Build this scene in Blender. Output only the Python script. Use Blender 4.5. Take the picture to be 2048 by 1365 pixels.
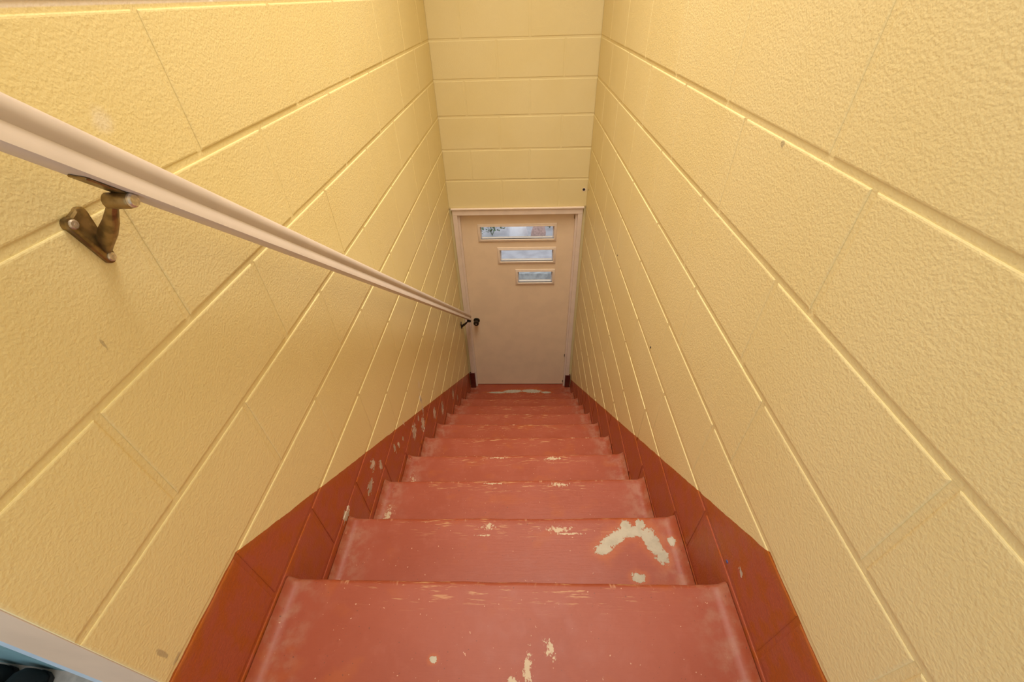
import bpy, bmesh, math, random
from mathutils import Matrix, Vector
random.seed(7)
for o in list(bpy.data.objects): bpy.data.objects.remove(o)
SC = bpy.context.scene
COL = SC.collection
IN = 0.0254                      # inches are used for the masonry module
ZF = -113.8                      # lower floor in the survey frame (z = 0 at the first bed joint)
W = 19.8                         # half width of the stair well
def P(x, y, z): return Vector((x*IN, y*IN, (z-ZF)*IN))

# ------------------------------------------------------------------ camera
cam = bpy.data.cameras.new('camera')
cam.sensor_fit = 'HORIZONTAL'; cam.sensor_width = 36.0
cam.lens = 36.0*843.61/2048.0
cam.clip_start = 0.02
yaw, pitch, roll = 0.0401, 0.6898, -0.0316
fwd = Vector((-math.sin(yaw)*math.cos(pitch), math.cos(yaw)*math.cos(pitch), -math.sin(pitch)))
rgt = Vector((math.cos(yaw), math.sin(yaw), 0)); upv = rgt.cross(fwd)
r2 = rgt*math.cos(roll)+upv*math.sin(roll); u2 = upv*math.cos(roll)-rgt*math.sin(roll)
M = Matrix(((r2.x, u2.x, -fwd.x), (r2.y, u2.y, -fwd.y), (r2.z, u2.z, -fwd.z))).to_4x4()
M.translation = P(2.044, -118.72, 7.953)
co = bpy.data.objects.new('camera', cam); COL.objects.link(co); co.matrix_world = M
SC.camera = co

# ------------------------------------------------------------------ world, lamps, exposure
wd = bpy.data.worlds.new('overcast_sky'); SC.world = wd; wd.use_nodes = True
bg = wd.node_tree.nodes['Background']
bg.inputs[0].default_value = (0.93, 0.96, 1.0, 1); bg.inputs[1].default_value = 1.0
def area(name, loc, sx, sy, power, col, rot=(0, 0, 0), spread=180):
    l = bpy.data.lights.new(name, 'AREA'); l.shape = 'RECTANGLE'
    l.size = sx*IN; l.size_y = sy*IN; l.energy = power; l.color = col; l.spread = math.radians(spread)
    o = bpy.data.objects.new(name, l); COL.objects.link(o); o.location = loc; o.rotation_euler = rot
    return o
area('ceiling_lamp_landing', P(5, -96, 85), 30, 46, 14.5, (1.0, 0.97, 0.92))
area('added_fill_stairs', P(4, -58, 85), 28, 60, 17, (1.0, 0.92, 0.82), spread=72)  # added fill to brighten the deep end of the flight, no known fixture
SC.view_settings.view_transform = 'Standard'; SC.view_settings.look = 'None'
SC.view_settings.gamma = 1.0; SC.view_settings.use_curve_mapping = False
SC.view_settings.exposure = 0.37

# ------------------------------------------------------------------ node helper
class NB:
    def __init__(s, name):
        s.mat = bpy.data.materials.new(name); s.mat.use_nodes = True
        s.t = s.mat.node_tree; s.b = s.t.nodes['Principled BSDF']
    def new(s, kind): return s.t.nodes.new(kind)
    def put(s, sock, v):
        if hasattr(v, 'is_output'): s.t.links.new(v, sock)
        else: sock.default_value = v
    def m(s, op, a, b=0.0, c=None):
        n = s.new('ShaderNodeMath'); n.operation = op
        s.put(n.inputs[0], a); s.put(n.inputs[1], b)
        if c is not None: s.put(n.inputs[2], c)
        return n.outputs[0]
    def step(s, v, lo, hi):            # smooth 0..1
        n = s.new('ShaderNodeMapRange'); n.interpolation_type = 'SMOOTHSTEP'
        s.put(n.inputs[0], v); n.inputs[1].default_value = lo; n.inputs[2].default_value = hi
        return n.outputs[0]
    def xyz(s, v):
        n = s.new('ShaderNodeSeparateXYZ'); s.put(n.inputs[0], v); return n.outputs
    def comb(s, x, y, z):
        n = s.new('ShaderNodeCombineXYZ')
        for i, v in enumerate((x, y, z)): s.put(n.inputs[i], v)
        return n.outputs[0]
    def pos(s):
        return s.new('ShaderNodeNewGeometry').outputs['Position']
    def obj(s):
        return s.new('ShaderNodeTexCoord').outputs['Object']
    def noise(s, vec, scale, detail=2.0, rough=0.5):
        n = s.new('ShaderNodeTexNoise'); s.put(n.inputs['Vector'], vec)
        n.inputs['Scale'].default_value = scale; n.inputs['Detail'].default_value = detail
        n.inputs['Roughness'].default_value = rough
        return n.outputs['Fac']
    def mix(s, f, a, b):
        n = s.new('ShaderNodeMix'); n.data_type = 'RGBA'
        s.put(n.inputs['Factor'], f)
        for i, v in ((6, a), (7, b)):
            s.put(n.inputs[i], v if hasattr(v, 'is_output') else (*v, 1))
        return n.outputs[2]
    def bump(s, h, strength, dist, prev=None):
        n = s.new('ShaderNodeBump'); n.inputs['Strength'].default_value = strength
        n.inputs['Distance'].default_value = dist; s.put(n.inputs['Height'], h)
        if prev is not None: s.put(n.inputs['Normal'], prev)
        return n.outputs[0]
    def scale(s, vec, k):
        n = s.new('ShaderNodeVectorMath'); n.operation = 'MULTIPLY'
        s.put(n.inputs[0], vec); n.inputs[1].default_value = k; return n.outputs[0]
    def blobs(s, a, b, lst, ragged, amt):   # union of ragged ellipses in an (a,b) plane in inches
        out = None
        for (ca, cb, ra, rb, rot) in lst:
            da = s.m('SUBTRACT', a, ca); db = s.m('SUBTRACT', b, cb)
            c, sn = math.cos(rot), math.sin(rot)
            p = s.m('ADD', s.m('MULTIPLY', da, c/ra), s.m('MULTIPLY', db, sn/ra))
            q = s.m('ADD', s.m('MULTIPLY', da, -sn/rb), s.m('MULTIPLY', db, c/rb))
            d = s.m('SQRT', s.m('ADD', s.m('MULTIPLY', p, p), s.m('MULTIPLY', q, q)))
            v = s.m('SUBTRACT', 1.0, d)
            out = v if out is None else s.m('MAXIMUM', out, v)
        n = s.m('MULTIPLY', s.m('SUBTRACT', ragged, 0.5), amt)
        return s.m('ADD', out, n)
    def done(s, col=None, rough=0.5, normal=None, spec=None):
        if col is not None: s.put(s.b.inputs['Base Color'], col if hasattr(col, 'is_output') else (*col, 1))
        s.put(s.b.inputs['Roughness'], rough)
        if normal is not None: s.put(s.b.inputs['Normal'], normal)
        if spec is not None: s.b.inputs['Specular IOR Level'].default_value = spec
        return s.mat

YEL = (0.81, 0.675, 0.345); YEL2 = (0.79, 0.65, 0.315)
RED = (0.40, 0.094, 0.044); ORG = (0.40, 0.095, 0.016)
PRIMER = (0.38, 0.325, 0.235)
PINK = (0.82, 0.67, 0.54)

def wall_paint(name, line=None, white_above=None, chips=(), smudges=(), greys=()):
    """masonry paint: yellow, with a red skirting band below a sloping line (z0, y0, slope)"""
    k = NB(name); p = k.pos(); x, y, z = k.xyz(p)
    yi = k.m('DIVIDE', y, IN); zi = k.m('ADD', k.m('DIVIDE', z, IN), ZF)
    big = k.noise(p, 3.0, 3); mid = k.noise(p, 22.0, 3); fine = k.noise(p, 235.0, 2, 0.5)
    col = k.mix(k.step(big, 0.3, 0.7), YEL, YEL2)
    red = None
    if line:
        z0, y0, sl = line
        edge = k.m('SUBTRACT', z0, k.m('MULTIPLY', k.m('MAXIMUM', k.m('SUBTRACT', yi, y0), 0.0), sl))
        edge = k.m('ADD', edge, k.m('MULTIPLY', k.m('SUBTRACT', mid, 0.5), 0.35))
        red = k.step(k.m('SUBTRACT', edge, zi), -0.03, 0.03)
        near = k.step(k.m('SUBTRACT', edge, zi), 1.3, 0.0)      # thin brushed coat along the line
        rc = k.mix(k.step(mid, 0.42, 0.62), RED, ORG)
        rc = k.mix(k.m('MULTIPLY', near, 0.55), rc, (0.42, 0.13, 0.014))
        col = k.mix(red, col, rc)
    if white_above is not None:
        col = k.mix(k.step(zi, white_above-0.05, white_above+0.05), col, (0.84, 0.74, 0.66))
    if smudges:
        mk = k.blobs(yi, zi, smudges, mid, 1.5)
        col = k.mix(k.m('MULTIPLY', k.step(mk, 0.0, 0.9), 0.5), col, (0.82, 0.74, 0.62))
    if greys:
        mk = k.blobs(yi, zi, greys, k.noise(p, 90, 2), 1.0)
        col = k.mix(k.m('MULTIPLY', k.step(mk, 0.2, 0.5), 0.55), col, (0.30, 0.24, 0.16))
    if chips:
        rag = k.noise(p, 75.0, 4, 0.65)
        mk = k.blobs(yi, zi, chips, rag, 2.3)
        col = k.mix(k.step(mk, 0.36, 0.44), col, k.mix(k.step(mid, 0.4, 0.6), (0.70, 0.62, 0.50), (0.46, 0.42, 0.34)))
    h = k.m('ADD', k.m('MULTIPLY', fine, 1.0), k.m('MULTIPLY', k.noise(p, 105.0, 2), 0.7))
    nrm = k.bump(h, 0.40, 0.0018)
    rg = 0.47 if red is None else k.m('SUBTRACT', 0.47, k.m('MULTIPLY', red, 0.12))
    return k.done(col, rg, nrm, 0.45)

def floor_paint(name, patches=(), scuffs=(), seed=0.0, tread=True, ends=True):
    """red floor paint in object coordinates (inches from the nosing), worn through to primer in patches"""
    k = NB(name); o = k.obj(); x, y, z = k.xyz(o)
    xi = k.m('DIVIDE', x, IN); yi = k.m('DIVIDE', y, IN)
    p = k.pos()
    big = k.noise(p, 5.0, 3); mid = k.noise(p, 26.0, 4, 0.6); rag = k.noise(p, 120.0, 4, 0.75)
    strk = k.noise(k.scale(p, (18, 170, 60)), 1.0, 3, 0.6)
    col = k.mix(k.step(big, 0.35, 0.65), (0.268, 0.056, 0.025), (0.248, 0.047, 0.018))
    col = k.mix(k.m('MULTIPLY', k.step(mid, 0.5, 0.75), 0.35), col, (0.31, 0.085, 0.050))
    col = k.mix(k.m('MULTIPLY', k.step(k.noise(k.scale(p, (9, 14, 9)), 1.0, 3), 0.56, 0.72), 0.6), col, (0.30, 0.066, 0.014))
    ax = k.m('ABSOLUTE', xi)
    if ends:                                                       # scuffed grey film in the corners by the walls
        e = k.m('MULTIPLY', k.step(ax, 15.0, 18.6), k.step(mid, 0.38, 0.66))
        col = k.mix(k.m('MULTIPLY', e, 0.34), col, (0.33, 0.19, 0.12))
    # dark grime dots
    col = k.mix(k.m('MULTIPLY', k.step(k.noise(p, 210.0, 1), 0.74, 0.80), 0.8), col, (0.09, 0.03, 0.02))
    # pale dots
    col = k.mix(k.m('MULTIPLY', k.step(k.noise(p, 150.0, 1), 0.765, 0.79), 0.8), col, (0.5, 0.27, 0.17))
    if tread:                                                      # wear behind the nosing
        cx = k.m('MULTIPLY', k.step(ax, 15.5, 9.0), k.step(yi, -3.2, -0.6))
        col = k.mix(k.m('MULTIPLY', k.m('MULTIPLY', cx, k.step(strk, 0.57, 0.67)), 0.75), col, (0.45, 0.23, 0.10))
        nz = k.m('MULTIPLY', k.step(yi, -0.62, -0.30), k.step(k.noise(k.scale(p, (30, 6, 6)), 1.0, 4, 0.7), 0.58, 0.70))
        nz = k.m('MULTIPLY', nz, k.step(yi, 0.02, -0.06))
        nz = k.m('MULTIPLY', nz, k.step(ax, 18.5, 15.0))
        col = k.mix(k.m('MULTIPLY', nz, 0.8), col, (0.50, 0.27, 0.15))
    if scuffs:
        s1 = k.blobs(xi, yi, scuffs, k.noise(k.scale(p, (120, 90, 60)), 1.0, 4, 0.7), 2.2)
        col = k.mix(k.step(s1, 0.62, 0.76), col, (0.43, 0.31, 0.19))
    if patches:
        pm = k.blobs(xi, yi, patches, rag, 1.7)
        halo = k.blobs(xi, yi, patches, mid, 1.2)
        col = k.mix(k.m('MULTIPLY', k.step(halo, -0.9, 0.1), 0.5), col, (0.37, 0.09, 0.018))
        col = k.mix(k.step(pm, 0.15, 0.19), col, k.mix(k.step(mid, 0.4, 0.6), PRIMER, (0.33, 0.285, 0.205)))
        hh = k.m('MULTIPLY', k.step(pm, 0.13, 0.2), -1.0)
        n0 = k.bump(hh, 0.5, 0.0008)
    else: n0 = None
    nrm = k.bump(k.m('ADD', strk, k.m('MULTIPLY', mid, 1.5)), 0.22, 0.0012, n0)
    return k.done(col, k.m('ADD', 0.40, k.m('MULTIPLY', mid, 0.15)), nrm, 0.3)

def plain(name, c, rough=0.5, metallic=0.0, var=0.0, sc=30.0, bumpy=0.0):
    k = NB(name); p = k.pos(); n = k.noise(p, sc, 3)
    c2 = tuple(v*(1-var) for v in c)
    k.b.inputs['Metallic'].default_value = metallic
    return k.done(k.mix(k.step(n, 0.35, 0.65), c, c2), rough, k.bump(n, bumpy, 0.001) if bumpy else None)

M_left = wall_paint('paint_wall_left', (-24.05, -104.8, 0.782), 8.0,
    chips=[(-84.0, -43.6, 1.0, 1.5, .3), (-76.3, -50.2, .55, 1.7, .1), (-72.3, -52.8, .45, 1.1, 0), (-70.2, -51.2, .3, 1.3, .0),
           (-59.2, -59.8, .8, 1.5, .2), (-58.9, -57.2, .8, 1.6, .2), (-61.0, -62.5, 2.2, 2.6, 0), (-66.5, -58.0, 2.0, 2.5, 0),
           (-44.8, -76, 1.8, 3.0, 0), (-31, -85, 1.8, 2.5, 0), (-26, -92, 1.0, 1.8, 0), (-86.5, -45, 1.5, 1.5, 0), (-93, -40.5, 1.3, 1.0, 0), (-82.2, -46.5, .9, 1.6, .2), (-74.5, -51.6, .5, 1.2, 0), (-62.8, -58.5, .7, 1.4, 0), (-52, -69.5, 1.6, 2.4, 0)],
    smudges=[(-95.0, 3.4, 1.0, .9, 0), (-59, -56, 1.0, 1.8, 0), (-58, -53.5, .8, 1.4, 0)],
    greys=[(-102.4, -5.6, .12, .45, 0), (-111.6, -22.2, .25, .9, 0), (-111.4, -23.6, .6, .3, 0)])
M_right = wall_paint('paint_wall_right', (-24.12, -104.4, 0.82), None,
    chips=[(-103.6, -29.6, .5, .5, 0)], greys=[(-87.4, -0.5, .35, .4, 0)])
M_back = wall_paint('paint_wall_back')
M_step = floor_paint('paint_step')
M_step2 = floor_paint('paint_step_worn',
    patches=[(12.3, -2.65, 2.3, .85, .50), (14.4, -1.85, 2.2, .80, .02), (16.5, -3.0, 1.05, 2.2, .30), (10.9, -3.8, 1.2, .75, .3),
             (13.9, -1.15, .75, .85, .3), (15.6, -1.0, .65, .75, .3), (14.2, -6.95, .85, .6, -.3), (18.7, -3.0, .5, .6, 0), (17.3, -4.7, .8, 1.0, 0)],
    scuffs=[(-2.4, -1.15, 1.8, .9, 0), (-3.0, -2.2, 1.8, .25, 0), (6.0, -1.5, 3.0, .8, 0), (7.0, -2.05, 3.6, .28, 0)])
M_step3 = floor_paint('paint_step_scuffed', scuffs=[(7.0, -.9, 3.2, .8, 0), (-3, -.6, 4, .35, 0), (-18, -6, 1.1, 3.4, .0)])
M_landing = floor_paint('paint_landing',
    scuffs=[(2.1, -6.6, .75, 3.1, -.12), (3.9, -5.2, .8, 1.6, .2), (.9, -7.4, .8, 1.1, 0)], patches=[(-5.5, -6.0, .35, .3, 0)])
M_lower = floor_paint('paint_lower_floor', tread=False,
    patches=[(-3, -2.6, 4.5, 1.0, .05), (4.5, -2.5, 4.5, 1.1, -.05), (-9, -3.2, 4, .55, 0), (10.2, -3.2, 2.2, .6, 0)])
M_trim = plain('paint_pink_white', PINK, 0.42, var=0.06, sc=14, bumpy=0.04)
M_endtrim_shade = plain('end_trim_shade_tone', (0.62, 0.47, 0.33), 0.5, var=0.08, sc=10)  # pinkish white darkened to tan, upper room shade put into the colour
M_door = plain('paint_door', (0.88, 0.69, 0.47), 0.40, var=0.05, sc=9, bumpy=0.05)
M_bead = plain('paint_lite_bead', (0.84, 0.68, 0.52), 0.4, var=0.05)
M_rail = plain('paint_rail', (0.57, 0.475, 0.41), 0.38, var=0.05, sc=18, bumpy=0.05)
M_redtrim = plain('paint_red_trim', (0.12, 0.018, 0.010), 0.45, var=0.2)
M_brass = plain('aged_brass', (0.34, 0.235, 0.10), 0.36, 0.85, var=0.45, sc=60, bumpy=0.15)
M_screw = plain('screw_steel', (0.75, 0.66, 0.56), 0.35, 0.8, var=0.3, sc=200)
M_dark = plain('blackened_bronze', (0.06, 0.045, 0.028), 0.30, 0.7, var=0.4, sc=90)
M_hole = plain('hole_dark', (0.012, 0.009, 0.006), 0.8)
M_blue = plain('blue_plug', (0.06, 0.09, 0.28), 0.5)
M_ceil = plain('ceiling_paint', (0.86, 0.82, 0.74), 0.8, var=0.03, bumpy=0.1)
M_teal = plain('teal_wall_paint', (0.20, 0.36, 0.40), 0.5, var=0.1)
M_lblue = plain('light_blue_bead_paint', (0.42, 0.55, 0.66), 0.45, var=0.08)
M_vinyl = plain('pale_floor_vinyl', (0.62, 0.53, 0.46), 0.4, var=0.2, sc=60)
M_black = plain('black_leather', (0.010, 0.008, 0.007), 0.55, var=0.3, sc=120, bumpy=0.1)
M_tan = plain('tan_insole', (0.40, 0.24, 0.09), 0.6, var=0.2)
M_conc = plain('outdoor_concrete', (0.44, 0.44, 0.47), 0.8, var=0.2, sc=6, bumpy=0.2)
M_white = plain('white_painted_metal', (0.82, 0.82, 0.86), 0.4, var=0.06)
M_stop = plain('grey_concrete_stop', (0.40, 0.41, 0.41), 0.8, var=0.35, sc=14)
M_leaf = plain('leaf_green', (0.10, 0.20, 0.09), 0.5, var=0.5, sc=60)
M_brick = plain('pinkish_brick', (0.50, 0.34, 0.30), 0.8, var=0.3, sc=50)
k = NB('window_glass'); k.b.inputs['Transmission Weight'].default_value = 1.0
k.b.inputs['IOR'].default_value = 1.45; M_glass = k.done((0.95, 0.97, 0.98), 0.02)

# ------------------------------------------------------------------ mesh helpers
def link(name, me, mat, parent=None, loc=None):
    o = bpy.data.objects.new(name, me); COL.objects.link(o)
    if mat is not None and not me.materials: me.materials.append(mat)
    if loc is not None: o.location = loc
    if parent is not None: o.parent = parent
    return o
def from_bm(name, bm, mat, parent=None, loc=None, smooth=None):
    bmesh.ops.recalc_face_normals(bm, faces=bm.faces)
    me = bpy.data.meshes.new(name); bm.to_mesh(me); bm.free()
    if smooth is not None:
        for f in me.polygons: f.use_smooth = True
        if smooth < 180:
            me.set_sharp_from_angle(angle=math.radians(smooth))
    return link(name, me, mat, parent, loc)
def box(bm, x0, x1, y0, y1, z0, z1, conv=True):
    f = P if conv else (lambda a, b, c: Vector((a*IN, b*IN, c*IN)))
    v = [bm.verts.new(f(x, y, z)) for z in (z0, z1) for y in (y0, y1) for x in (x0, x1)]
    for q in ((0, 1, 3, 2), (4, 6, 7, 5), (0, 4, 5, 1), (2, 3, 7, 6), (0, 2, 6, 4), (1, 5, 7, 3)):
        bm.faces.new([v[i] for i in q])
    return v
def bevel(bm, r, seg=2):
    bmesh.ops.bevel(bm, geom=list(bm.edges), offset=r*IN, segments=seg, profile=0.5, affect='EDGES', clamp_overlap=True)
def ring(bm, pts): return [bm.verts.new(p) for p in pts]
def loft(bm, rings, cap=True, closed=True):
    for a, b in zip(rings, rings[1:]):
        n = len(a)
        for i in range(n if closed else n-1):
            bm.faces.new((a[i], a[(i+1) % n], b[(i+1) % n], b[i]))
    if cap:
        bm.faces.new(rings[0][::-1]); bm.faces.new(rings[-1])
def lathe(bm, prof, c, axis, seg=20):
    """prof: list of (distance along axis, radius), inches; c centre Vector, axis unit Vector"""
    a = axis.normalized(); t = Vector((0, 0, 1)) if abs(a.z) < .9 else Vector((1, 0, 0))
    u = a.cross(t).normalized(); v = a.cross(u)
    rs = []
    for d, r in prof:
        rs.append(ring(bm, [c + a*d*IN + (u*math.cos(2*math.pi*i/seg)+v*math.sin(2*math.pi*i/seg))*r*IN for i in range(seg)]))
    loft(bm, rs)
def empty(name, loc, parent=None):
    o = bpy.data.objects.new(name, None); COL.objects.link(o); o.location = loc
    o.empty_display_size = 0.05
    if parent is not None: o.parent = parent
    return o
def tag(o, label, cat, group=None, kind=None):
    o['label'] = label; o['category'] = cat
    if group: o['group'] = group
    if kind: o['kind'] = kind
    return o
def child_of(o, parent):           # parent keeping the world place (parents are only translated)
    o.parent = parent; o.matrix_parent_inverse = Matrix.Translation(-parent.location)
    return o

# ------------------------------------------------------------------ masonry walls
JB, BED, HEAD = 0.46, 0.072, 0.064      # joint width and depths
TH = 7.6
CEIL = 88.0
block_cache = {}
def block_mesh(length, height, mat):
    key = (round(length, 2), round(height, 2), mat.name)
    if key in block_cache: return block_cache[key]
    bm = bmesh.new(); L, H = length/2, height/2
    lv = [(0.14, 0.0), (0.06, 0.012), (0.0, 0.038), (0.0, BED+0.10)]    # (inset, depth)
    rs = []
    for ins, d in lv:
        rs.append(ring(bm, [Vector((sx*(L-ins)*IN, d*IN, sz*(H-ins)*IN)) for sx, sz in ((-1, -1), (1, -1), (1, 1), (-1, 1))]))
    loft(bm, rs, cap=False); bm.faces.new(rs[0])
    bmesh.ops.recalc_face_normals(bm, faces=bm.faces)
    bm.normal_update()
    for f in bm.faces:
        if f.calc_center_median().y < 1e-6 and f.normal.y > 0: bmesh.ops.reverse_faces(bm, faces=list(bm.faces)); break
    me = bpy.data.meshes.new('block'); bm.to_mesh(me); bm.free(); me.materials.append(mat)
    block_cache[key] = me
    return me
def masonry(name, mat, place, rot, u0, u1, odd, even, keep, backing, z_lo, label):
    """place(u, z, depth) -> point on the wall; joints at odd/even + 16 n on alternate courses"""
    bm = bmesh.new()
    for b in backing: box(bm, *b)
    todo = []
    for ci in range(int(math.floor(z_lo/8)), int(CEIL/8)):
        zb, zt = ci*8.0, ci*8.0+8.0           # course between bed joints
        k = -ci                               # J1-J2 course has top z=0 -> ci=-1 -> k=1
        off = odd if k % 2 else even
        js = [off+16.0*n for n in range(-12, 13) if u0+2.5 < off+16.0*n < u1-2.5]
        cuts = [u0]+js+[u1]
        for a, b in zip(cuts, cuts[1:]):
            ae = a if a == u0 else a+JB/2; be = b if b == u1 else b-JB/2
            if not keep(a, b, zb, zt): continue
            todo.append(((ae+be)/2, be-ae, (zb+zt)/2))
        for j in js:                          # head joints are filled nearly flush
            if not keep(j-1, j+1, zb, zt): continue
            q = [place(j+s*JB*0.6, z, HEAD+random.uniform(-.006, .006)) for s, z in ((-1, zb+.2), (1, zb+.2), (1, zt-.2), (-1, zt-.2))]
            bm.faces.new([bm.verts.new(v) for v in q])
    wall = from_bm(name, bm, mat)
    tag(wall, label, 'wall', kind='structure')
    for uc, ln, zc in todo:
        o = link('block', block_mesh(ln, 8-JB, mat), None, wall, place(uc, zc, random.uniform(-.015, .015)))
        o.rotation_euler = (random.uniform(-.0008, .0008), 0, rot+random.uniform(-.0006, .0006))
    return wall
RUN, RISE, N1Y, N1Z = 10.33, 8.17, -103.0, -33.3
def stair_z(y):
    if y <= N1Y: return N1Z
    return max(N1Z - RISE*math.ceil((y-N1Y)/RUN), ZF)
def keepside(a, b, zb, zt): return zt > stair_z(b)-0.5
wall_left = masonry('wall_left', M_left, lambda u, z, d: P(-W-d, u, z), math.pi/2, -112.7, 0.0, -1.0, -9.0, keepside,
    [(-W-TH, -W-BED, -109.9, 0.0, ZF-4, CEIL), (-W-2.6, -W-BED, -112.7, -109.9, ZF-4, CEIL)], ZF, 'yellow painted block wall behind the handrail with a red skirting band')
wall_right = masonry('wall_right', M_right, lambda u, z, d: P(W+d, u, z), -math.pi/2, -150.0, 0.0, -1.0, -12.7, keepside,
    [(W+BED, W+TH, -150, 0.0, ZF-4, CEIL)], ZF, 'yellow painted block wall without handrail beside the stairs, red skirting band')
wall_back = masonry('wall_back', M_back, lambda u, z, d: P(u, d, z), 0.0, -W, W, -4.2, -12.4, lambda a, b, zb, zt: zb > -41,
    [(-W-TH, W+TH, BED, TH, -40.0, CEIL), (-W-TH, -18.95, .3, TH, ZF-4, -40.0), (18.95, W+TH, .3, TH, ZF-4, -40.0)], -40, 'yellow painted block wall above the door at the stair foot')

# small fixings left in the walls
def disc(name, c, axis, r, mat, parent, deep=0.05, hat=None):
    bm = bmesh.new(); lathe(bm, [(-.1, r), (deep*.5, r), (deep, r*.75)], c, axis, 12)
    o = from_bm(name, bm, mat, None); o.parent = parent; return o
disc('wall_anchor', P(W, -45.8, -31.2), Vector((-1, 0, 0)), .17, M_hole, wall_right)
disc('wall_anchor', P(W, -72.9, -31.2), Vector((-1, 0, 0)), .17, M_hole, wall_right)
disc('wall_anchor', P(W, -102.0, -31.35), Vector((-1, 0, 0)), .15, M_blue, wall_right)
disc('anchor_ring', P(18.85, 0, -35.1), Vector((0, -1, 0)), .55, M_trim, wall_back, .04)
disc('anchor_hole', P(18.8, -.03, -35.05), Vector((0, -1, 0)), .38, M_hole, wall_back, .04)
disc('wall_anchor', P(W, -2.2, -34.4), Vector((-1, 0, 0)), .2, M_brass, wall_right)

# ceiling and floors
bm = bmesh.new(); box(bm, -W-TH, W+TH, -150, TH, CEIL, CEIL+4); box(bm, -68, -W-TH, -150, -105, CEIL, CEIL+4)  # second slab is unseen, added over the side room against sky light
tag(from_bm('ceiling', bm, M_ceil), 'plain white ceiling over the stair well', 'ceiling', kind='structure')

def step_mesh(depth, rise, tilt=0.0, seed=0):
    """one concrete step, origin on the nosing line: rounded nosing, coved up where it meets the walls"""
    rnd = random.Random(seed)
    r = 0.42
    prof = [(-depth, -rise-1.5), (-depth, 0.0)]
    prof += [(-depth*f, 0.0) for f in (.75, .5, .3, .15)] + [(-r-.5, 0.0)]
    prof += [(-r+r*math.sin(a), -r+r*math.cos(a)) for a in [math.radians(d) for d in (0, 22, 45, 67, 90)]]
    prof += [(-.25, -rise*.5), (-.4, -rise-1.5)]
    xs = [-W+.06, -W+.18, -W+.35, -W+.6, -W+.95, -W+1.4]+[-17.5+35*i/30 for i in range(31)]+[W-1.4, W-.95, W-.6, W-.35, W-.18, W-.06]
    bm = bmesh.new(); rs = []
    w = 0.0
    for x in xs:
        d = max(0.0, 1-(W-abs(x))/1.15); cove = .75*d*d
        w = w*.7+rnd.uniform(-.035, .035)
        dish = -.12*(1-(x/W)**2)
        rs.append(ring(bm, [Vector((x*IN, (y+(w if y > -1 else 0))*IN, (z+(cove+tilt*x/W+(dish if y > -4 else dish*.3) if z > -rise*.45 else 0))*IN)) for y, z in prof]))
    loft(bm, rs)
    bmesh.ops.recalc_face_normals(bm, faces=bm.faces)
    me = bpy.data.meshes.new('step'); bm.to_mesh(me); bm.free()
    for f in me.polygons: f.use_smooth = True
    me.set_sharp_from_angle(angle=math.radians(40))
    return me
fl = link('floor', step_mesh(47, RISE, -.08, 1), M_landing, None, P(0, N1Y, N1Z))
tag(fl, 'worn red painted concrete landing at the top of the stairs', 'floor', kind='structure')
bm = bmesh.new(); box(bm, -W, W, -14, 6, -4, 0, False)
fl2 = from_bm('floor', bm, M_lower, None, P(0, 0, ZF))
tag(fl2, 'red painted floor with peeling paint in front of the door', 'floor', kind='structure')
stairs = empty('staircase', P(0, -14, ZF))
tag(stairs, 'straight flight of worn red painted concrete steps between the yellow walls', 'staircase')
tilts = {1: .42, 2: .5, 3: .42, 4: .2, 5: .1}
for i in range(1, 10):
    mat = M_step2 if i == 1 else (M_step3 if i in (2, 3) else M_step)
    z = N1Z-RISE*i
    o = link('step', step_mesh(RUN+1.2, min(RISE, z-ZF), tilts.get(i, 0.0), 10+i), mat, None, P(0, N1Y+RUN*i, z))
    child_of(o, stairs)

# ------------------------------------------------------------------ door at the foot of the stairs
door = empty('door_1', P(0, 1.2, ZF))
tag(door, 'pinkish white slab door with three stepped slot windows at the stair foot', 'door', kind='structure')
DY = 1.3                                    # face of the leaf
lites = [(-11.3, 11.0, -50.4, -46.3), (-5.6, 11.0, -58.1, -54.1), (-0.1, 11.0, -66.0, -61.9)]
bm = bmesh.new()
zs = sorted({ZF+.35, -42.0, *[l[2] for l in lites], *[l[3] for l in lites]})
for z0, z1 in zip(zs, zs[1:]):
    hole = next((l for l in lites if abs(l[2]-z0) < 1e-6), None)
    for a, b in ([(-17.45, 17.45)] if hole is None else [(-17.45, hole[0]), (hole[1], 17.45)]):
        box(bm, a, b, DY, DY+1.75, z0, z1)
bmesh.ops.remove_doubles(bm, verts=bm.verts, dist=1e-5)
seen = {}
for f in list(bm.faces):                     # drop the inner faces between the boards
    c = f.calc_center_median(); key = (round(c.x, 4), round(c.y, 4), round(c.z, 4))
    if key in seen: bm.faces.remove(f); bm.faces.remove(seen.pop(key))
    else: seen[key] = f
leaf = child_of(from_bm('door_leaf', bm, M_door), door)
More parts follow.
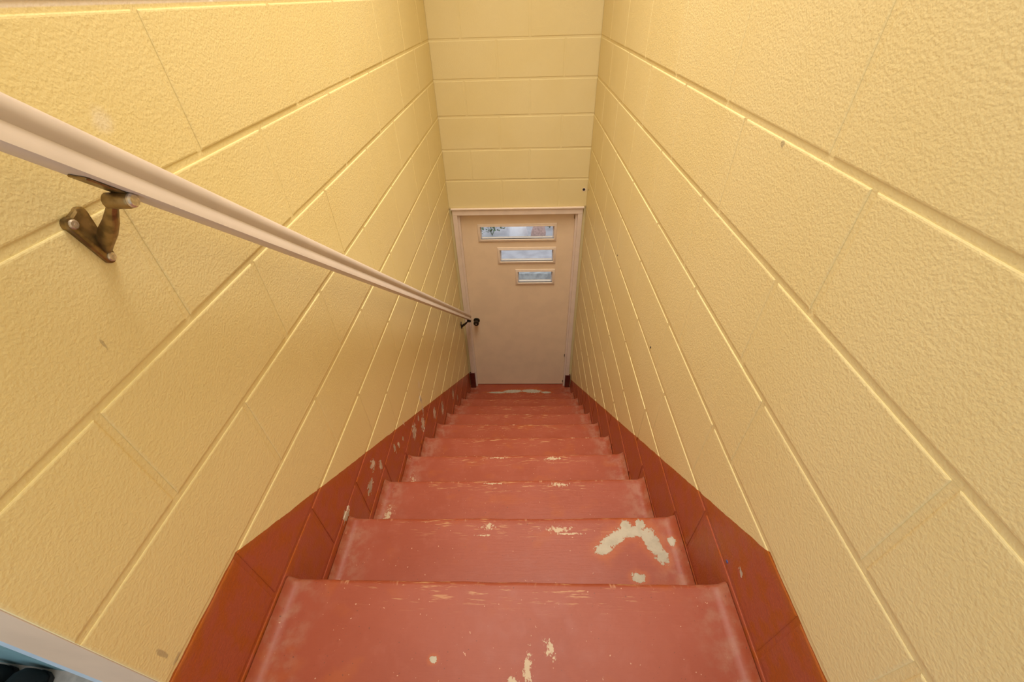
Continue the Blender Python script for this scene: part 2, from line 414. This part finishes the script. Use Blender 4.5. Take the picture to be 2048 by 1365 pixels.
for (x0, x1, z0, z1) in lites:
    bm = bmesh.new()
    prof = [(0.85, 0.0), (0.85, -.16), (0.70, -.26), (.45, -.30), (.25, -.42), (.06, -.40), (0.0, -.25), (0.0, .55)]   # (outset, y)
    rs = [ring(bm, [P(x0-o if sx < 0 else x1+o, DY+y, z0-o if sz < 0 else z1+o) for sx, sz in ((-1, -1), (1, -1), (1, 1), (-1, 1))]) for o, y in prof]
    loft(bm, rs, cap=False)
    t = child_of(from_bm('lite_trim', bm, M_bead, smooth=25), door)
    bm = bmesh.new(); box(bm, x0+.02, x1-.02, DY+.6, DY+.72, z0+.02, z1-.02)
    g = from_bm('pane', bm, M_glass); g.parent = t
    bm = bmesh.new()
    for a, b, c, d in ((x0, x0+.32, z0, z1), (x1-.32, x1, z0, z1), (x0+.32, x1-.32, z0, z0+.25), (x0+.32, x1-.32, z1-.25, z1)):
        box(bm, a, b, DY+.35, DY+.6, c, d)
    s = from_bm('glazing_stop', bm, M_white); s.parent = t
for s in (-1, 1):
    bm = bmesh.new()
    x = sorted((s*19.0, s*17.65)); box(bm, x[0], x[1], -.35, 4.6, (-105.9 if s < 0 else -107.3), -40.25); bevel(bm, .06)
    child_of(from_bm('door_jamb', bm, M_trim), door)
    bm = bmesh.new(); x = sorted((s*17.66, s*17.0)); box(bm, x[0], x[1], .25, DY-.02, ZF+.1, -42.0); bevel(bm, .05)
    child_of(from_bm('door_stop', bm, M_trim), door)
    bm = bmesh.new(); x = sorted((s*19.6, s*17.68)); box(bm, x[0], x[1], -.5, 4.4, ZF, (-105.9 if s < 0 else -107.3)); bevel(bm, .06)
    child_of(from_bm('plinth', bm, M_redtrim), door)
bm = bmesh.new(); box(bm, -19.0, 19.0, -.4, 4.6, -42.0, -40.3); bevel(bm, .06)
child_of(from_bm('door_head', bm, M_trim), door)
bm = bmesh.new(); box(bm, -19.3, 19.3, -.7, .3, -40.28, -39.95); bevel(bm, .05)
child_of(from_bm('drip_strip', bm, M_trim), door)
bm = bmesh.new(); box(bm, -17.65, 17.65, DY+.1, 6.5, ZF, ZF+.3); bevel(bm, .08)
child_of(from_bm('threshold', bm, M_redtrim), door)
kc = P(-15.1, DY, -81.5); ax = Vector((0, -1, 0))
bm = bmesh.new(); lathe(bm, [(0, 1.12), (.12, 1.12), (.28, .95), (.34, .5), (1.0, .42), (1.15, .62), (1.35, .88), (1.75, 1.0), (2.1, .92), (2.28, .6), (2.3, .22)], kc, ax, 24)
kn = child_of(from_bm('door_knob', bm, M_dark, smooth=35), door)
bm = bmesh.new(); lathe(bm, [(2.22, .24), (2.36, .24), (2.4, .18)], kc, ax, 14)
c = from_bm('lock_cylinder', bm, M_screw); c.parent = kn
for zc, mt in ((-98.2, M_dark), (-111.9, M_dark), (-43.5, M_brass)):
    bm = bmesh.new(); lathe(bm, [(-.55, .06), (-.5, .22), (.5, .22), (.55, .06)], P(17.0, DY-.15, zc), Vector((0, 0, 1)), 10)
    child_of(from_bm('hinge', bm, mt, smooth=40), door)

# ------------------------------------------------------------------ handrail
SL = 0.825
t = Vector((0, 1, -SL)).normalized(); n = Vector((0, SL, 1)).normalized()
def RP(y, o, nn):                           # point of the rail section at survey y (on the centre line)
    return P(-W+o, y, 4.8-SL*(y+102.4)) + n*nn*IN
rail_root = empty('handrail', P(-W+3, -3, -80))
tag(rail_root, 'pinkish white moulded wooden handrail on metal brackets along the yellow wall', 'handrail')
sec = []
cx, cn, rr = 2.92, .45, .66
for d in range(-28, 209, 14):               # rounded top
    a = math.radians(d); sec.append((cx+rr*math.cos(a)*1.02, cn+rr*math.sin(a)))
sec += [(2.42, -.08), (2.34, -.30), (2.18, -.50), (2.05, -.55), (2.05, -.66), (3.78, -.97), (3.88, -.94), (3.82, -.74), (3.66, -.48), (3.52, -.26), (3.44, -.05)]
bm = bmesh.new(); rs = []
for y in (-111.0, -110.85, -3.15, -3.0):
    sh = .94 if y in (-111.0, -3.0) else 1.0
    rs.append(ring(bm, [RP(y, 2.95+(o-2.95)*sh, nn*sh) for o, nn in sec]))
loft(bm, rs)
child_of(from_bm('rail', bm, M_rail, smooth=32), rail_root)

def bracket(yc, mat):
    zc = 4.8-SL*(yc+102.4)                  # rail centre height here
    zb = zc-.9*1.3                          # underside
    wz = zb-2.15                            # centre of the wall flange
    B = lambda o, y, z: P(-W+o, y, z)
    bm = bmesh.new()
    # wall flange: a rounded triangle, point down
    out = []
    for (py, pz, r) in ((-.45, .78, .34), (.30, 1.0, .34), (.24, -1.3, .34)):
        out.append((py, pz, r))
    ctrs = [Vector((a, b)) for a, b, _ in out]; cen = sum(ctrs, Vector((0, 0)))/3
    pts = []
    for i, (py, pz, r) in enumerate(out):
        base = math.atan2(pz-cen.y, py-cen.x)
        for d in (-62, -40, -20, 0, 20, 40, 62):
            a = base+math.radians(d); pts.append((py+r*math.cos(a), pz+r*math.sin(a)))
    pts.sort(key=lambda q: math.atan2(q[1]-cen.y, q[0]-cen.x))
    rs = [ring(bm, [B(o, yc+cen.x+(a-cen.x)*s, wz+cen.y+(b-cen.y)*s) for a, b in pts]) for o, s in ((-.1, 1), (.17, 1), (.24, .9))]
    loft(bm, rs)
    # arm: tapered rib from the flange out and up to the barrel under the rail
    path = [(.1, .30, -.95, .22, .5), (.45, .26, -.45, .24, .75), (1.0, .2, .1, .26, .8), (1.65, .08, .7, .26, .62), (2.2, -.02, 1.35, .25, .42), (2.5, -.02, zb-wz-.42, .26, .40)]
    rs = []
    for i, (o, dy, dz, wy, tz) in enumerate(path):
        a = path[max(i-1, 0)]; b = path[min(i+1, len(path)-1)]
        d = Vector((b[0]-a[0], b[2]-a[2])).normalized(); nn = Vector((-d.y, d.x))
        q = []
        for j in range(12):
            an = 2*math.pi*j/12; e = .7
            cy = math.copysign(abs(math.cos(an))**e, math.cos(an))*wy; ct = math.copysign(abs(math.sin(an))**e, math.sin(an))*tz*.5
            q.append(B(o+nn.x*ct, yc+dy+cy, wz+dz+nn.y*ct))
        rs.append(ring(bm, q))
    loft(bm, rs)
    # barrel crossing under the rail
    lathe(bm, [(-.55, .2), (-.5, .38), (.5, .38), (.62, .34)], B(2.75, yc, zb-.42), Vector((1, 0, 0)), 16)
    br = child_of(from_bm('bracket', bm, mat, smooth=35), rail_root)
    def sub(name, b, m, sm=None):
        o = from_bm(name, b, m, smooth=sm); o.parent = br
    bm = bmesh.new()                        # strap screwed along the underside
    for o0, o1 in ((2.45, 3.3),):
        q = []
        for s in (-1.0, 1.25):
            for o in (o0, o1):
                for nn in (-.12, 0.0):
                    q.append(P(-W+o, yc, zc)+t*s*IN+n*(-.82-(o-2.9)*.17+nn)*IN)
        v = [bm.verts.new(x) for x in q]
        for f in ((0, 1, 3, 2), (4, 6, 7, 5), (0, 4, 5, 1), (2, 3, 7, 6), (0, 2, 6, 4), (1, 5, 7, 3)): bm.faces.new([v[i] for i in f])
    bevel(bm, .04, 1); sub('strap', bm, mat)
    bm = bmesh.new(); lathe(bm, [(.55, .33), (.72, .33), (.80, .26)], B(2.75, yc, zb-.42), Vector((1, 0, 0)), 16); sub('bolt', bm, M_screw if mat is M_brass else mat, 35)
    for (py, pz) in ((-.45, .78), (.24, -1.3)):
        bm = bmesh.new(); lathe(bm, [(.15, .24), (.29, .24), (.33, .19)], B(0, yc+py, wz+pz), Vector((1, 0, 0)), 14)
        lathe(bm, [(.31, .05), (.35, .05)], B(0, yc+py, wz+pz), Vector((1, 0, 0)), 6)
        sub('screw', bm, M_screw if mat is M_brass else mat, 35)
bracket(-99.55, M_brass)
bracket(-4.6, M_dark)

# ------------------------------------------------------------------ room to the side of the landing
bm = bmesh.new(); box(bm, -23.4, -W-.16, -112.75, -109.95, N1Z, CEIL); bevel(bm, .06)
tag(from_bm('trim_1', bm, M_endtrim_shade), 'pinkish white trim board capping the end of the yellow wall', 'trim', kind='structure')
bm = bmesh.new(); box(bm, -24.15, -23.42, -112.7, -109.7, N1Z, CEIL)
tag(from_bm('trim_2', bm, M_lblue), 'narrow light blue strip beside the pinkish wall end trim', 'trim', kind='structure')
bm = bmesh.new(); 
lo = ring(bm, [P(x, y, N1Z-4) for x, y in ((-64, -107.7), (-24.17, -111.15), (-24.17, -105), (-64, -105))])
hi = ring(bm, [P(x, y, CEIL) for x, y in ((-64, -107.7), (-24.17, -111.15), (-24.17, -105), (-64, -105))])
loft(bm, [lo, hi])
tag(from_bm('wall_side', bm, M_teal), 'teal painted wall beyond the wall end trim', 'wall', kind='structure')
bm = bmesh.new(); box(bm, -64, -W-.1, -150, -107.6, N1Z-4, N1Z)
tag(from_bm('floor', bm, M_vinyl), 'pale floor under the black shoes', 'floor', kind='structure')

bm = bmesh.new(); box(bm, -68, -64, -150, -105, N1Z-4, CEIL)  # unseen wall, added to keep sky light off the right wall
tag(from_bm('wall_added_side', bm, M_teal), 'unseen teal wall added beside the side room to block sky light', 'wall', kind='structure')
def shoe(x, y, rot, label):
    root = empty('shoe', P(x, y, N1Z)); tag(root, label, 'shoe', 'black shoes by the teal wall')
    ca, sa = math.cos(rot), math.sin(rot)
    def S(a, b, c): return P(x+a*ca-b*sa, y+a*sa+b*ca, N1Z+c)
    st = [(-10.6, .9), (-10.2, 1.1), (-8.5, 1.2), (-5.5, 1.1), (-3, 1.4), (-1.3, 1.42), (-.45, 1.12), (-.08, .6), (0, .3)]
    bm = bmesh.new(); rs = []
    for b, hw in st:
        rs.append(ring(bm, [S(-hw, b, .02), S(hw, b, .02), S(hw, b, .5), S(-hw, b, .5)]))
    loft(bm, rs); o = child_of(from_bm('sole', bm, M_black, smooth=40), root)
    bm = bmesh.new(); rs = []
    hs = [2.4, 2.7, 2.8, 2.7, 2.5, 2.35, 2.15, 1.75, 1.2]
    for (b, hw), h in zip(st, hs):
        q = []
        for j in range(9):
            a = math.pi*j/8; q.append(S(hw*.96*math.cos(a), b-.06, .5+(h-.5)*math.sin(a)**.7))
        rs.append(ring(bm, q))
    for i, (a, b) in enumerate(zip(rs, rs[1:])):
        for j in range(8):
            if i in (1, 2, 3) and j in (2, 3, 4, 5): continue      # foot opening
            bm.faces.new((a[j], a[j+1], b[j+1], b[j]))
    bm.faces.new(rs[0]); bm.faces.new(rs[-1])
    child_of(from_bm('upper', bm, M_black, smooth=50), root)
    bm = bmesh.new(); rs = [ring(bm, [S(-hw*.85, b, .52), S(hw*.85, b, .52), S(hw*.85, b, .6), S(-hw*.85, b, .6)]) for b, hw in st[1:7]]
    loft(bm, rs); child_of(from_bm('insole', bm, M_tan), root)
shoe(-36.75, -110.25, .06, 'black slip-on shoe beside the wall end trim, rounded toe against the teal wall')
shoe(-39.75, -110.0, .04, 'black slip-on shoe on the far side of its mate from the wall end trim')

# ------------------------------------------------------------------ what the door windows look out on
bm = bmesh.new(); box(bm, -140, 140, TH+.2, 330, ZF-6, ZF-.3)
tag(from_bm('ground', bm, M_conc), 'pale concrete pavement outside the door windows', 'pavement', kind='structure')
def car_stop(x, y, z):
    bm = bmesh.new(); rs = []
    for a, sc in ((-26, .6), (-25, 1), (25, 1), (26, .6)):
        rs.append(ring(bm, [P(x+a, y+b*sc, z+c*sc) for b, c in ((-3, 0), (-2.3, 4), (2.3, 4), (3, 0))]))
    loft(bm, rs)
    tag(from_bm('parking_stop', bm, M_stop), 'pale grey concrete parking stop seen through the smallest door window', 'parking stop')
car_stop(4, 84, ZF-.3)
def plant(x, y, label, seed, kind):
    rnd = random.Random(seed); root = empty('leafy_plant', P(x, y, ZF-.3)); tag(root, label, 'plant', 'plants outside the door')
    bm = bmesh.new()
    for i in range(90):
        a = rnd.uniform(0, 6.28); r = rnd.uniform(0, 9); h = rnd.uniform(2, 13)
        c = P(x+r*math.cos(a), y+r*math.sin(a), ZF+h); d = Vector((rnd.uniform(-1, 1), rnd.uniform(-1, 1), rnd.uniform(-.3, .8))).normalized()
        s = d.cross(Vector((rnd.uniform(-1, 1), rnd.uniform(-1, 1), rnd.uniform(-1, 1)))).normalized(); up = d.cross(s)
        L = rnd.uniform(1.8, 3.4)*IN; wd_ = L*.3
        q = [c, c+d*L*.5+s*wd_+up*.1*L, c+d*L, c+d*L*.5-s*wd_+up*.1*L]
        bm.faces.new([bm.verts.new(v) for v in q])
    o = child_of(from_bm('foliage', bm, M_leaf), root); o['kind'] = 'stuff'
    bm = bmesh.new()
    for i in range(7):
        a = i*.9; rs = []
        for f in (0, .5, 1):
            c = P(x+5*f*math.cos(a), y+5*f*math.sin(a), ZF-.3+10*f); rs.append(ring(bm, [c+Vector((.12*IN*math.cos(b), .12*IN*math.sin(b), 0)) for b in (0, 2.1, 4.2)]))
        loft(bm, rs)
    child_of(from_bm('stem', bm, M_leaf), root)
plant(-19, 138, 'small leafy plant on the pavement, opposite the long top window', 3, 0)
plant(19, 148, 'small leafy plant beside the white paper sack outside the door', 4, 0)
def sack(x, y, s, label, mat, seed):
    rnd = random.Random(seed); bm = bmesh.new(); rs = []
    for zz, f in ((0, .9), (3, 1.05), (7, 1.0), (10, .8), (12, .45), (13, .55)):
        rs.append(ring(bm, [P(x+s*f*(1+rnd.uniform(-.12, .12))*math.cos(a*.524), y+.7*s*f*(1+rnd.uniform(-.12, .12))*math.sin(a*.524), ZF-.3+zz) for a in range(12)]))
    loft(bm, rs); tag(from_bm('paper_sack', bm, mat, smooth=40), label, 'sack')
sack(11, 128, 4.5, 'small pinkish paper sack beside the white sack outside the door', M_brick, 9)
sack(-2, 134, 6.0, 'white crumpled paper sack on the pavement outside the door', M_white, 5)
